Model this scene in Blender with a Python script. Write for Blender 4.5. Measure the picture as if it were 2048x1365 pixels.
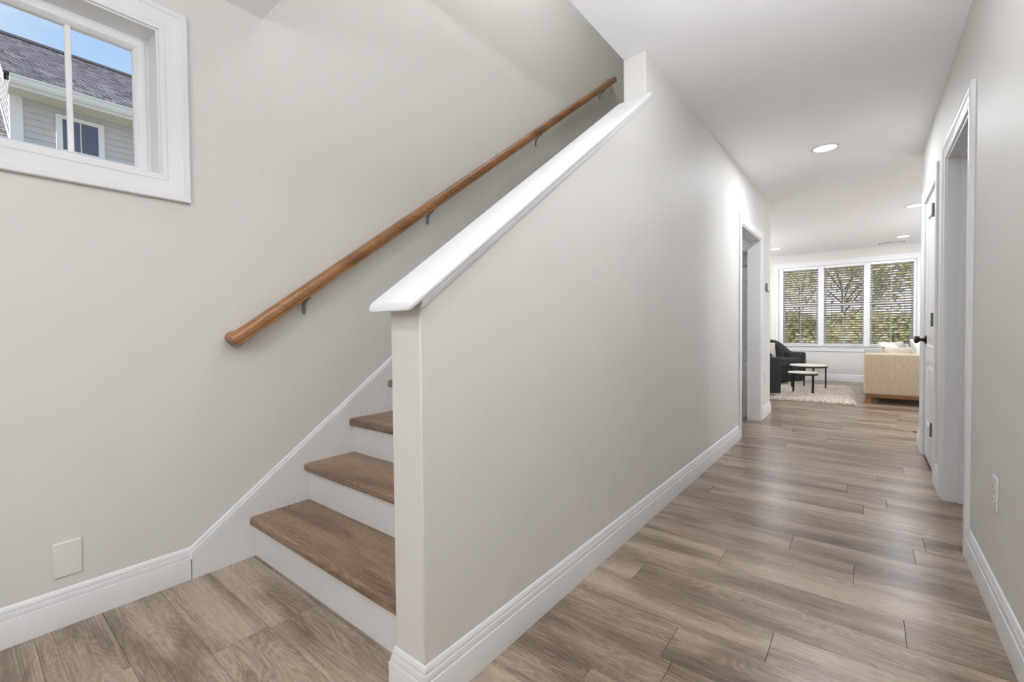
import bpy, bmesh, math, random
from mathutils import Vector, Matrix

# ------------------------------------------------------------------ camera, world, sun, exposure
for o in list(bpy.data.objects):
    bpy.data.objects.remove(o)
scene = bpy.context.scene
COL = scene.collection
V = Vector

CAM_H = 1.005
F_PX = 891.8
YAW, PITCH, ROLL = math.radians(38.457), math.radians(1.316), math.radians(-0.570)
cam_data = bpy.data.cameras.new('camera')
cam_data.sensor_width = 36.0
cam_data.lens = F_PX * 36.0 / 2048.0
cam_data.clip_start = 0.02
cam_data.clip_end = 300
cam = bpy.data.objects.new('camera', cam_data)
COL.objects.link(cam)
fw = V((-math.sin(YAW) * math.cos(PITCH), math.cos(YAW) * math.cos(PITCH), -math.sin(PITCH)))
rt = V((math.cos(YAW), math.sin(YAW), 0))
up = rt.cross(fw)
cr_, sr_ = math.cos(ROLL), math.sin(ROLL)
rt, up = cr_ * rt + sr_ * up, -sr_ * rt + cr_ * up
cam.matrix_world = Matrix(((rt.x, up.x, -fw.x, 0), (rt.y, up.y, -fw.y, 0), (rt.z, up.z, -fw.z, CAM_H), (0, 0, 0, 1)))
scene.camera = cam

scene.view_settings.view_transform = 'Standard'
scene.view_settings.look = 'None'
scene.view_settings.gamma = 1.0
scene.view_settings.use_curve_mapping = False
scene.view_settings.exposure = 0.03
scene.cycles.max_bounces = 6
scene.cycles.diffuse_bounces = 5
scene.cycles.glossy_bounces = 2
scene.cycles.use_adaptive_sampling = True
scene.cycles.adaptive_threshold = 0.05
scene.cycles.transmission_bounces = 8
scene.cycles.transparent_max_bounces = 12
scene.cycles.sample_clamp_indirect = 8.0
scene.cycles.caustics_reflective = False
scene.cycles.caustics_refractive = False

SKY_STRENGTH = 0.97
world = bpy.data.worlds.new('sky')
scene.world = world
world.use_nodes = True
wn, wl = world.node_tree.nodes, world.node_tree.links
wn.clear()
w_out = wn.new('ShaderNodeOutputWorld')
w_bg = wn.new('ShaderNodeBackground')
w_tc = wn.new('ShaderNodeTexCoord')
w_sep = wn.new('ShaderNodeSeparateXYZ')
w_ramp = wn.new('ShaderNodeValToRGB')
for w_p, w_c in ((0.0, (1.0, 1.0, 0.99, 1)), (0.17, (0.93, 0.97, 1.0, 1)), (0.40, (0.46, 0.67, 0.97, 1)), (0.80, (0.24, 0.47, 0.87, 1))):
    if w_p in (0.0, 0.80):
        w_e = w_ramp.color_ramp.elements[0 if w_p == 0.0 else -1]
        w_e.position = w_p
    else:
        w_e = w_ramp.color_ramp.elements.new(w_p)
    w_e.color = w_c
w_map = wn.new('ShaderNodeMapping')
w_map.inputs['Scale'].default_value = (1.0, 1.0, 2.2)
w_noise = wn.new('ShaderNodeTexNoise')
w_noise.inputs['Scale'].default_value = 2.6
w_noise.inputs['Detail'].default_value = 7
w_cr = wn.new('ShaderNodeValToRGB')
w_cr.color_ramp.elements[0].position = 0.46
w_cr.color_ramp.elements[0].color = (0, 0, 0, 1)
w_cr.color_ramp.elements[1].position = 0.66
w_cr.color_ramp.elements[1].color = (1, 1, 1, 1)
w_mix = wn.new('ShaderNodeMixRGB')
w_mix.inputs['Color2'].default_value = (0.92, 0.95, 1.0, 1)
wl.new(w_tc.outputs['Generated'], w_sep.inputs[0])
wl.new(w_sep.outputs['Z'], w_ramp.inputs[0])
wl.new(w_tc.outputs['Generated'], w_map.inputs['Vector'])
wl.new(w_map.outputs[0], w_noise.inputs['Vector'])
wl.new(w_noise.outputs['Fac'], w_cr.inputs[0])
wl.new(w_cr.outputs[0], w_mix.inputs['Fac'])
wl.new(w_ramp.outputs[0], w_mix.inputs['Color1'])
wl.new(w_mix.outputs[0], w_bg.inputs['Color'])
w_bg.inputs['Strength'].default_value = SKY_STRENGTH
wl.new(w_bg.outputs[0], w_out.inputs['Surface'])

sun_data = bpy.data.lights.new('sun', 'SUN')
sun_data.energy = 5.6
sun_data.angle = math.radians(0.6)
sun_data.color = (1.0, 0.96, 0.9)
sun = bpy.data.objects.new('sun', sun_data)
COL.objects.link(sun)
sun.location = (0, -8, 9)
sun.rotation_euler = V((0.0, 0.78, -0.62)).to_track_quat('-Z', 'Y').to_euler()

# lamp strengths (each lamp is built further down)
P_FOYER_FILL = 35.0      # radiance of the added fill globes
P_STAIR_FILL = 36.0
P_LIVING_FILL = 125.0
P_CLOSET_FILL = 20.0
P_SCONCE_FILL = 42.0     # watts of each added wall uplight
P_DOWN = 10.0       # watts of each recessed light
LAMP_COLOR = (0.905, 0.93, 1.0, 1)

# ------------------------------------------------------------------ helpers
class MB:
    def __init__(self):
        self.v, self.f = [], []

    def add(self, vs, fs):
        b = len(self.v)
        self.v += [tuple(p) for p in vs]
        self.f += [tuple(b + i for i in q) for q in fs]
        return self

    def box(self, x0, x1, y0, y1, z0, z1):
        return self.add([(x0, y0, z0), (x1, y0, z0), (x1, y1, z0), (x0, y1, z0),
                         (x0, y0, z1), (x1, y0, z1), (x1, y1, z1), (x0, y1, z1)],
                        [(0, 3, 2, 1), (4, 5, 6, 7), (0, 1, 5, 4), (1, 2, 6, 5), (2, 3, 7, 6), (3, 0, 4, 7)])

    def prism(self, poly, axis, a, b):
        """poly of 2-D points extruded along axis 'x','y' or 'z' from a to b."""
        def P(p, t):
            return (t, p[0], p[1]) if axis == 'x' else ((p[0], t, p[1]) if axis == 'y' else (p[0], p[1], t))
        n = len(poly)
        vs = [P(p, a) for p in poly] + [P(p, b) for p in poly]
        fs = [tuple(range(n)), tuple(range(2 * n - 1, n - 1, -1))]
        fs += [(i, n + i, n + (i + 1) % n, (i + 1) % n) for i in range(n)]
        return self.add(vs, fs)

    def cyl(self, p0, p1, r0, r1=None, n=16, cap=True):
        r1 = r0 if r1 is None else r1
        p0, p1 = V(p0), V(p1)
        d = (p1 - p0).normalized()
        a = d.orthogonal().normalized()
        b = d.cross(a)
        vs = []
        for p, r in ((p0, r0), (p1, r1)):
            vs += [p + (a * math.cos(2 * math.pi * i / n) + b * math.sin(2 * math.pi * i / n)) * r for i in range(n)]
        fs = [(i, (i + 1) % n, n + (i + 1) % n, n + i) for i in range(n)]
        if cap:
            fs += [tuple(range(n - 1, -1, -1)), tuple(range(n, 2 * n))]
        return self.add(vs, fs)

    def lathe(self, prof, origin, axis, n=24):
        """prof of (radius, distance along axis)."""
        o, d = V(origin), V(axis).normalized()
        a = d.orthogonal().normalized()
        b = d.cross(a)
        m = len(prof)
        vs, fs = [], []
        for i in range(n):
            t = 2 * math.pi * i / n
            for r, h in prof:
                vs.append(o + d * h + (a * math.cos(t) + b * math.sin(t)) * r)
        for i in range(n):
            for j in range(m - 1):
                k = (i + 1) % n
                fs.append((i * m + j, k * m + j, k * m + j + 1, i * m + j + 1))
        return self.add(vs, fs)

    def sweep(self, path, prof, normal, closed=False):
        """Mitred sweep. path in one plane with the given normal, prof of (u, v): u = normal x direction, v = normal."""
        n = V(normal).normalized()
        P = [V(p) for p in path]
        m, k = len(P), len(prof)
        us = []
        for i in range(m):
            ds = []
            if i > 0 or closed:
                ds.append((P[i] - P[i - 1]).normalized())
            if i < m - 1 or closed:
                ds.append((P[(i + 1) % m] - P[i]).normalized())
            uu = [n.cross(d).normalized() for d in ds]
            u = uu[0] if len(uu) == 1 else (uu[0] + uu[1]) / (1 + uu[0].dot(uu[1]))
            us.append(u)
        vs = [P[i] + us[i] * a + n * b for i in range(m) for a, b in prof]
        fs = []
        for i in range(m if closed else m - 1):
            j = (i + 1) % m
            for q in range(k):
                r = (q + 1) % k
                fs.append((i * k + q, j * k + q, j * k + r, i * k + r))
        if not closed:
            fs += [tuple(range(k - 1, -1, -1)), tuple(range((m - 1) * k, m * k))]
        return self.add(vs, fs)

    def mesh(self, name):
        me = bpy.data.meshes.new(name)
        me.from_pydata(self.v, [], self.f)
        bm = bmesh.new()
        bm.from_mesh(me)
        bmesh.ops.recalc_face_normals(bm, faces=bm.faces)
        bm.to_mesh(me)
        bm.free()
        return me


def obj(name, mb, mat, parent=None, loc=None, smooth=False, bevel=0.0, seg=2, kind=None, label=None, sub=0):
    me = mb.mesh(name) if isinstance(mb, MB) else mb
    o = bpy.data.objects.new(name, me)
    COL.objects.link(o)
    if mat is not None and len(me.materials) == 0:
        me.materials.append(mat)
    if parent is not None:
        o.parent = parent
    if loc is not None:
        o.location = loc
    if bevel:
        b = o.modifiers.new('bevel', 'BEVEL')
        b.width = bevel
        b.segments = seg
        b.limit_method = 'ANGLE'
        b.angle_limit = math.radians(40)
    if sub:
        s = o.modifiers.new('subdivision', 'SUBSURF')
        s.levels = s.render_levels = sub
    if smooth or bevel or sub:
        for p in me.polygons:
            p.use_smooth = True
        if not sub:
            try:
                me.set_sharp_from_angle(angle=math.radians(42))
            except Exception:
                pass
    if kind:
        o['kind'] = kind
    if label:
        o['label'] = label
    return o


def tag(o, label, cat, group=None, kind=None):
    o['label'] = label
    o['category'] = cat
    if group:
        o['group'] = group
    if kind:
        o['kind'] = kind
    return o


def empty(name, loc=(0, 0, 0), rz=0.0):
    o = bpy.data.objects.new(name, None)
    COL.objects.link(o)
    o.location = loc
    o.rotation_euler = (0, 0, rz)
    o.empty_display_size = 0.1
    return o


def copy_tree(o, parent=None):
    c = o.copy()
    COL.objects.link(c)
    c.parent = parent
    for ch in [x for x in bpy.data.objects if x.parent == o]:
        copy_tree(ch, c)
    return c


def struct(name, mb, mat, label, cat, **kw):
    return tag(obj(name, mb, mat, **kw), label, cat, kind='structure')


# ------------------------------------------------------------------ materials
def nmat(name):
    m = bpy.data.materials.new(name)
    m.use_nodes = True
    nt = m.node_tree
    b = nt.nodes['Principled BSDF']
    return m, nt.nodes, nt.links, b


def srgb(r, g, b):
    def f(c):
        c /= 255.0
        return c / 12.92 if c <= 0.04045 else ((c + 0.055) / 1.055) ** 2.4
    return (f(r), f(g), f(b), 1.0)


def plain(name, color, rough=0.5, metal=0.0, spec=0.5, noise=0.0, nscale=20.0, bump=0.0, bscale=60.0, stretch=(1, 1, 1)):
    m, n, l, b = nmat(name)
    b.inputs['Roughness'].default_value = rough
    b.inputs['Metallic'].default_value = metal
    b.inputs['Specular IOR Level'].default_value = spec
    tc = n.new('ShaderNodeTexCoord')
    mp = n.new('ShaderNodeMapping')
    mp.inputs['Scale'].default_value = stretch
    l.new(tc.outputs['Object'], mp.inputs['Vector'])
    tx = n.new('ShaderNodeTexNoise')
    tx.inputs['Scale'].default_value = nscale
    tx.inputs['Detail'].default_value = 4
    l.new(mp.outputs[0], tx.inputs['Vector'])
    rp = n.new('ShaderNodeValToRGB')
    c = V(color[:3])
    rp.color_ramp.elements[0].position = 0.3
    rp.color_ramp.elements[1].position = 0.7
    rp.color_ramp.elements[0].color = (*(c * (1 - noise)), 1)
    rp.color_ramp.elements[1].color = (*[min(1, q) for q in c * (1 + noise)], 1)
    l.new(tx.outputs['Fac'], rp.inputs[0])
    l.new(rp.outputs[0], b.inputs['Base Color'])
    if bump:
        t2 = n.new('ShaderNodeTexNoise')
        t2.inputs['Scale'].default_value = bscale
        t2.inputs['Detail'].default_value = 3
        l.new(mp.outputs[0], t2.inputs['Vector'])
        bp = n.new('ShaderNodeBump')
        bp.inputs['Strength'].default_value = bump
        bp.inputs['Distance'].default_value = 0.002
        l.new(t2.outputs['Fac'], bp.inputs['Height'])
        l.new(bp.outputs[0], b.inputs['Normal'])
    return m


def wood(name, light, dark, mid=None, rough=0.4, axis=0, ring=9.0, ring_amt=0.35, rnd=True, coords='Object',
         streak=0.5, knot=0.6, bump=0.15, tint=0.10, wave=0.0):
    """Grain as contour lines of a noise field stretched along the board."""
    m, n, l, b = nmat(name)
    tc = n.new('ShaderNodeTexCoord')
    vec = tc.outputs[coords]
    oi = n.new('ShaderNodeObjectInfo')
    if rnd:
        mul = n.new('ShaderNodeMath'); mul.operation = 'MULTIPLY'; mul.inputs[1].default_value = 97.0
        l.new(oi.outputs['Random'], mul.inputs[0])
        cx = n.new('ShaderNodeCombineXYZ')
        for k in range(3):
            l.new(mul.outputs[0], cx.inputs[k])
        ad = n.new('ShaderNodeVectorMath'); ad.operation = 'ADD'
        l.new(vec, ad.inputs[0]); l.new(cx.outputs[0], ad.inputs[1])
        vec = ad.outputs[0]

    def mapped(sl, sa):
        mp = n.new('ShaderNodeMapping')
        s = [sa, sa, sa]
        s[axis] = sl
        mp.inputs['Scale'].default_value = s
        l.new(vec, mp.inputs['Vector'])
        return mp.outputs[0]

    def noise(v, scale, detail, dist=0.0):
        t = n.new('ShaderNodeTexNoise')
        t.inputs['Scale'].default_value = scale
        t.inputs['Detail'].default_value = detail
        t.inputs['Distortion'].default_value = dist
        l.new(v, t.inputs['Vector'])
        return t.outputs['Fac']

    def math_(op, a, bb=None, c=None):
        q = n.new('ShaderNodeMath'); q.operation = op
        for i, x in enumerate((a, bb, c)):
            if x is None:
                continue
            if isinstance(x, (int, float)):
                q.inputs[i].default_value = x
            else:
                l.new(x, q.inputs[i])
        return q.outputs[0]

    def ramp(fac, p0, p1, inv=False):
        r = n.new('ShaderNodeMapRange')
        r.inputs['From Min'].default_value = p0
        r.inputs['From Max'].default_value = p1
        r.inputs['To Min'].default_value = 1.0 if inv else 0.0
        r.inputs['To Max'].default_value = 0.0 if inv else 1.0
        l.new(fac, r.inputs['Value'])
        return r.outputs[0]

    field = noise(mapped(0.9, 5.0), 1.0, 2.6, 0.5)
    rings = math_('FRACT', math_('MULTIPLY', field, ring * 7.0))
    tri = math_('ABSOLUTE', math_('SUBTRACT', rings, 0.5))           # 0 .. .5
    ringf = ramp(tri, 0.05, 0.45, True)                             # growth lines
    fine = noise(mapped(6.0, 230.0), 1.0, 3)
    mott = noise(mapped(30.0, 120.0), 1.0, 3)
    blotf = ramp(noise(mapped(1.5, 8.0), 1.0, 5, 0.35), 0.45, 0.68)
    soft = ramp(field, 0.38, 0.66)
    knf = ramp(noise(mapped(2.4, 13.0), 1.0, 3, 0.3), 0.67, 0.78)
    fac = math_('MULTIPLY', math_('SUBTRACT', ringf, 0.5), ring_amt)
    fac = math_('MULTIPLY', fac, math_('ADD', math_('MULTIPLY', soft, 0.8), 0.35))
    fac = math_('ADD', fac, 0.12)
    fac = math_('ADD', fac, math_('MULTIPLY', blotf, streak))
    fac = math_('ADD', fac, math_('MULTIPLY', soft, 0.26))
    fac = math_('ADD', fac, math_('MULTIPLY', math_('SUBTRACT', fine, 0.5), 0.75))
    fac = math_('ADD', fac, math_('MULTIPLY', math_('SUBTRACT', mott, 0.5), 0.35))
    fac = math_('ADD', fac, math_('MULTIPLY', knf, knot))
    if rnd:
        fac = math_('ADD', fac, math_('MULTIPLY', math_('SUBTRACT', oi.outputs['Random'], 0.5), tint * 2))
    cr = n.new('ShaderNodeValToRGB')
    e = cr.color_ramp.elements
    e[0].position = 0.0; e[0].color = light
    e[1].position = 1.0; e[1].color = dark
    if mid:
        q = e.new(0.45); q.color = mid
    l.new(fac, cr.inputs[0])
    l.new(cr.outputs[0], b.inputs['Base Color'])
    b.inputs['Roughness'].default_value = rough
    bp = n.new('ShaderNodeBump')
    bp.inputs['Strength'].default_value = bump
    bp.inputs['Distance'].default_value = 0.0015
    h = math_('ADD', math_('MULTIPLY', fine, 0.6), math_('MULTIPLY', ringf, -0.25))
    if wave:
        h = math_('ADD', h, math_('MULTIPLY', noise(mapped(3.0, 26.0), 1.0, 1), wave))
    l.new(h, bp.inputs['Height'])
    l.new(bp.outputs[0], b.inputs['Normal'])
    return m


def emitter(name, color, strength):
    m, n, l, b = nmat(name)
    b.inputs['Base Color'].default_value = (0.9, 0.9, 0.9, 1)
    b.inputs['Emission Color'].default_value = color
    b.inputs['Emission Strength'].default_value = strength
    return m


def glass(name):
    m, n, l, b = nmat(name)
    out = [x for x in n if x.type == 'OUTPUT_MATERIAL'][0]
    tr = n.new('ShaderNodeBsdfTransparent')
    gl = n.new('ShaderNodeBsdfGlossy')
    gl.inputs['Roughness'].default_value = 0.02
    fr = n.new('ShaderNodeFresnel')
    fr.inputs['IOR'].default_value = 1.45
    sc = n.new('ShaderNodeMath'); sc.operation = 'MULTIPLY'; sc.inputs[1].default_value = 0.35
    l.new(fr.outputs[0], sc.inputs[0])
    mx = n.new('ShaderNodeMixShader')
    l.new(sc.outputs[0], mx.inputs[0])
    l.new(tr.outputs[0], mx.inputs[1])
    l.new(gl.outputs[0], mx.inputs[2])
    l.new(mx.outputs[0], out.inputs['Surface'])
    n.remove(b)
    return m


def fabric(name, c0, c1, scale=220.0, stretch=(1, 1, 1), rough=0.95):
    m, n, l, b = nmat(name)
    tc = n.new('ShaderNodeTexCoord')
    mp = n.new('ShaderNodeMapping')
    mp.inputs['Scale'].default_value = stretch
    l.new(tc.outputs['Object'], mp.inputs['Vector'])
    t = n.new('ShaderNodeTexNoise')
    t.inputs['Scale'].default_value = scale
    t.inputs['Detail'].default_value = 3
    l.new(mp.outputs[0], t.inputs['Vector'])
    r = n.new('ShaderNodeValToRGB')
    r.color_ramp.elements[0].position = 0.35; r.color_ramp.elements[0].color = c0
    r.color_ramp.elements[1].position = 0.65; r.color_ramp.elements[1].color = c1
    l.new(t.outputs['Fac'], r.inputs[0])
    l.new(r.outputs[0], b.inputs['Base Color'])
    b.inputs['Roughness'].default_value = rough
    b.inputs['Specular IOR Level'].default_value = 0.2
    bp = n.new('ShaderNodeBump')
    bp.inputs['Strength'].default_value = 0.3
    bp.inputs['Distance'].default_value = 0.002
    l.new(t.outputs['Fac'], bp.inputs['Height'])
    l.new(bp.outputs[0], b.inputs['Normal'])
    return m


def shingles(name):
    m, n, l, b = nmat(name)
    tc = n.new('ShaderNodeTexCoord')
    oi = n.new('ShaderNodeObjectInfo')
    mul = n.new('ShaderNodeMath'); mul.operation = 'MULTIPLY'; mul.inputs[1].default_value = 53.0
    l.new(oi.outputs['Random'], mul.inputs[0])
    sep = n.new('ShaderNodeSeparateXYZ')
    l.new(tc.outputs['Object'], sep.inputs[0])
    ad = n.new('ShaderNodeMath'); ad.operation = 'MULTIPLY_ADD'; ad.inputs[1].default_value = 7.0
    l.new(sep.outputs['Y'], ad.inputs[0]); l.new(mul.outputs[0], ad.inputs[2])
    vo = n.new('ShaderNodeTexVoronoi'); vo.voronoi_dimensions = '1D'
    vo.inputs['Scale'].default_value = 1.0
    l.new(ad.outputs[0], vo.inputs['W'])
    no = n.new('ShaderNodeTexNoise'); no.inputs['Scale'].default_value = 60
    l.new(tc.outputs['Object'], no.inputs['Vector'])
    mx = n.new('ShaderNodeMixRGB'); mx.inputs[0].default_value = 0.4
    bw = n.new('ShaderNodeRGBToBW')
    l.new(vo.outputs['Color'], bw.inputs[0])
    l.new(bw.outputs[0], mx.inputs[1]); l.new(no.outputs['Fac'], mx.inputs[2])
    r = n.new('ShaderNodeValToRGB')
    r.color_ramp.elements[0].position = 0.2; r.color_ramp.elements[0].color = srgb(82, 80, 86)
    r.color_ramp.elements[1].position = 0.8; r.color_ramp.elements[1].color = srgb(156, 152, 158)
    l.new(mx.outputs[0], r.inputs[0])
    l.new(r.outputs[0], b.inputs['Base Color'])
    b.inputs['Roughness'].default_value = 0.95
    return m


def leafmat(name, c0, c1):
    m, n, l, b = nmat(name)
    tc = n.new('ShaderNodeTexCoord')
    t = n.new('ShaderNodeTexNoise'); t.inputs['Scale'].default_value = 2.5; t.inputs['Detail'].default_value = 5
    l.new(tc.outputs['Object'], t.inputs['Vector'])
    r = n.new('ShaderNodeValToRGB')
    r.color_ramp.elements[0].position = 0.35; r.color_ramp.elements[0].color = c0
    r.color_ramp.elements[1].position = 0.65; r.color_ramp.elements[1].color = c1
    l.new(t.outputs['Fac'], r.inputs[0])
    l.new(r.outputs[0], b.inputs['Base Color'])
    b.inputs['Roughness'].default_value = 0.6
    out = [x for x in n if x.type == 'OUTPUT_MATERIAL'][0]
    tr = n.new('ShaderNodeBsdfTranslucent')
    l.new(r.outputs[0], tr.inputs['Color'])
    mx = n.new('ShaderNodeMixShader')
    mx.inputs[0].default_value = 0.45
    l.new(b.outputs[0], mx.inputs[1])
    l.new(tr.outputs[0], mx.inputs[2])
    l.new(mx.outputs[0], out.inputs['Surface'])
    return m


M = {}
M['wall'] = plain('greige_wall_paint', srgb(217, 215, 209), rough=0.55, spec=0.25, noise=0.008, nscale=3, bump=0.05, bscale=220)
M['ceiling'] = plain('white_ceiling_paint', srgb(246, 246, 246), rough=0.75, spec=0.25, noise=0.006, nscale=3, bump=0.04, bscale=240)
M['trim'] = plain('white_semi_gloss_trim', srgb(229, 229, 229), rough=0.32, spec=0.45, noise=0.006, nscale=5)
M['door'] = plain('white_door_paint', srgb(236, 236, 235), rough=0.28, spec=0.5, noise=0.006, nscale=5)
M['plate'] = plain('white_plastic', srgb(226, 224, 219), rough=0.35, noise=0.004)
M['plastic_grey'] = plain('grey_plastic', srgb(120, 120, 118), rough=0.4, noise=0.02)
M['slot'] = plain('dark_slot', srgb(60, 58, 56), rough=0.6)
M['floor'] = wood('oak_plank_floor', srgb(172, 155, 138), srgb(58, 44, 34), srgb(120, 103, 87), rough=0.28, axis=0, ring=7, ring_amt=0.17, streak=0.42, knot=0.5, bump=0.25, tint=0.12, wave=0.8)
M['tread'] = wood('oak_stair_tread', srgb(152, 126, 101), srgb(58, 43, 31), srgb(112, 89, 69), rough=0.42, axis=0, ring=7, ring_amt=0.3, streak=0.36, knot=0.45, bump=0.2, tint=0.05)
M['rail'] = wood('oak_handrail', srgb(158, 113, 72), srgb(84, 52, 28), srgb(126, 86, 52), rough=0.30, axis=1, ring=8, ring_amt=0.4, streak=0.35, knot=0.3, rnd=False, bump=0.2)
M['metal'] = plain('brushed_nickel', srgb(150, 150, 148), rough=0.3, metal=0.9, noise=0.03)
M['bronze'] = plain('dark_bronze', srgb(52, 44, 40), rough=0.3, metal=0.7, noise=0.05)
M['black_metal'] = plain('black_metal', srgb(38, 36, 35), rough=0.45, metal=0.4, noise=0.05)
M['glass'] = glass('window_glass')
M['vinyl'] = plain('white_vinyl', srgb(240, 240, 240), rough=0.35, noise=0.004)
M['slat'] = plain('blind_slat', srgb(168, 160, 154), rough=0.5, noise=0.01)
M['cord'] = plain('blind_cord', srgb(120, 116, 112), rough=0.8)
M['siding'] = plain('grey_vinyl_siding', srgb(200, 200, 203), rough=0.6, noise=0.02, nscale=8)
M['exterior_white'] = plain('exterior_white', srgb(238, 240, 242), rough=0.5, noise=0.01)
M['soffit'] = plain('cream_soffit', srgb(226, 220, 208), rough=0.6, noise=0.01)
M['shingle'] = shingles('asphalt_shingle')
M['roof_dark'] = plain('roof_underlay', srgb(72, 70, 74), rough=0.9, noise=0.05)
M['gutter_top'] = plain('gutter_mesh', srgb(196, 206, 206), rough=0.6, noise=0.05, nscale=60)
M['gutter_patch'] = plain('dark_gutter_patch', srgb(92, 90, 80), rough=1.0, noise=0.2, nscale=40)
M['dark_pane'] = plain('dark_window_pane', srgb(58, 72, 112), rough=0.12, spec=0.5, noise=0.1, nscale=40)
M['lawn'] = plain('lawn', srgb(150, 150, 128), rough=0.95, noise=0.25, nscale=6)
M['bark'] = plain('bark', srgb(104, 90, 78), rough=0.95, noise=0.25, nscale=14, bump=0.6, bscale=18)
M['leaf_a'] = leafmat('leaf_bright', srgb(160, 176, 84), srgb(222, 222, 140))
M['leaf_b'] = leafmat('leaf_mid', srgb(128, 146, 74), srgb(190, 198, 122))
M['leaf_c'] = leafmat('leaf_olive', srgb(190, 186, 138), srgb(238, 232, 200))
M['sofa'] = fabric('beige_linen', srgb(196, 180, 156), srgb(214, 199, 176), 110, (1, 1, 0.2))
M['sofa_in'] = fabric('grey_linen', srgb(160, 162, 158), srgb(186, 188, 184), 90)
M['pillow_a'] = fabric('pale_pillow', srgb(214, 212, 206), srgb(232, 230, 226), 120)
M['pillow_b'] = fabric('cream_pillow', srgb(208, 194, 176), srgb(224, 212, 196), 120)
M['pillow_c'] = fabric('taupe_pillow', srgb(92, 84, 80), srgb(120, 110, 104), 120)
M['pillow_d'] = fabric('patterned_pillow', srgb(176, 160, 146), srgb(222, 212, 202), 26)
M['charcoal'] = fabric('charcoal_upholstery', srgb(44, 45, 46), srgb(64, 65, 66), 160)
M['sofa_wood'] = wood('sofa_base_wood', srgb(160, 112, 70), srgb(96, 62, 36), srgb(134, 90, 54), rough=0.45, axis=0, rnd=False)
M['table_top'] = plain('pale_stone_top', srgb(216, 208, 196), rough=0.4, noise=0.06, nscale=14)
M['rug'] = fabric('cream_shag', srgb(206, 196, 184), srgb(236, 230, 222), 30)
M['globe'] = emitter('foyer_fill_glow', LAMP_COLOR, P_FOYER_FILL)
M['globe_stair_fill'] = emitter('stair_fill_glow', LAMP_COLOR, P_STAIR_FILL)
M['globe_living_fill'] = emitter('living_fill_glow', LAMP_COLOR, P_LIVING_FILL)
M['globe_closet_fill'] = emitter('closet_fill_glow', LAMP_COLOR, P_CLOSET_FILL)
M['lens'] = emitter('recessed_lens_glow', (1.0, 0.98, 0.95, 1), 6.0)

# ------------------------------------------------------------------ dimensions (metres)
XL, XHI, XHO, XR = -2.170, -1.020, -0.898, 0.357      # wall faces: left, stair wall inner/outer, right
ZC = 2.440
Y_FAR = 10.325
Y_POST, Y_COL, Y_LEND = 0.751, 2.260, 6.085           # stair wall: near end, where it turns full height, far end
Y_REND = 5.105                                        # right wall end
Y_WELL = 0.922                                        # near edge of the stairwell opening
RISE, RUN, Y_R1, N_RISE = 0.182, 0.249, 0.836, 15
SLOPE = RISE / RUN
Z_UP = N_RISE * RISE                                  # upper floor
Y_TOP = Y_R1 + (N_RISE - 1) * RUN
DOOR_H = 1.970
LD0, LD1 = 4.49, 5.455                                # left doorway
RD0, RD1 = 2.805, 3.555                               # right open doorway
RC0, RC1 = 4.000, 4.745                               # closed door
TH = 0.12
LX0, LX1 = -3.6, 3.4                                  # living room sides
YB = -2.7                                             # front wall behind the camera

# ------------------------------------------------------------------ ground, floor
g = MB().box(-60, 60, -40, 80, -0.75, -0.45)
tag(obj('lawn', g, M['lawn']), 'green lawn outside beneath the trees beyond the blinds', 'lawn', kind='structure')

floor = struct('floor', MB().box(LX0 - .15, LX1 + .15, YB - .15, Y_FAR + .15, -0.12, -0.008), M['floor'],
               'grey-brown oak plank floor running across the hall and foyer', 'floor')
PW, PL = 0.169, 1.22
joint = {4: -.489, 6: -.268, 5: -.033, 7: .172, 2: -.735, 0: -.489, 1: -.232, 3: .107, -2: -.634, 10: -.004, -4: -1.582,
         -5: -1.597, -7: -1.733, 16: .21, 14: .06}
random.seed(5)
plank_cache = {}


def plank_mesh(lx, ly):
    key = (round(lx, 3), round(ly, 3))
    if key not in plank_cache:
        a, b, e = lx / 2 - .0004, ly / 2 - .0003, .0008
        vs, fs = [], []
        for z, k in ((-.008, 0), (-.0012, 0), (0, e)):
            vs += [(-a + k, -b + k, z), (a - k, -b + k, z), (a - k, b - k, z), (-a + k, b - k, z)]
        for r in (0, 4):
            fs += [(r + i, r + (i + 1) % 4, r + 4 + (i + 1) % 4, r + 4 + i) for i in range(4)]
        fs += [(8, 9, 10, 11)]
        me = MB().add(vs, fs).mesh('plank')
        me.materials.append(M['floor'])
        plank_cache[key] = me
    return plank_cache[key]


n_planks = 0
k = -8
while True:
    y0 = 1.331 + PW * k
    if y0 > Y_FAR:
        break
    y1 = min(y0 + PW, Y_FAR)
    ym = (y0 + y1) / 2
    if ym < Y_R1 + .1:
        xa, xb = XL, XR
    elif ym < Y_LEND - .4:
        xa, xb = XHI, XR
        if LD0 - .1 < ym < LD1 + .55:
            xa = -1.75
        if RD0 - .1 < ym < RD1 + .1:
            xb = 1.1
    else:
        xa, xb = -2.1, 1.5
    j = joint.get(k, xa + random.random() * PL)
    while j > xa:
        j -= PL
    x = j
    while x < xb:
        a, b = max(x, xa), min(x + PL, xb)
        x += PL
        if b - a < .04:
            continue
        p = obj('plank', plank_mesh(b - a, y1 - y0), None, floor, loc=((a + b) / 2, ym, 0))
        n_planks += 1
    k += 1

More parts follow.
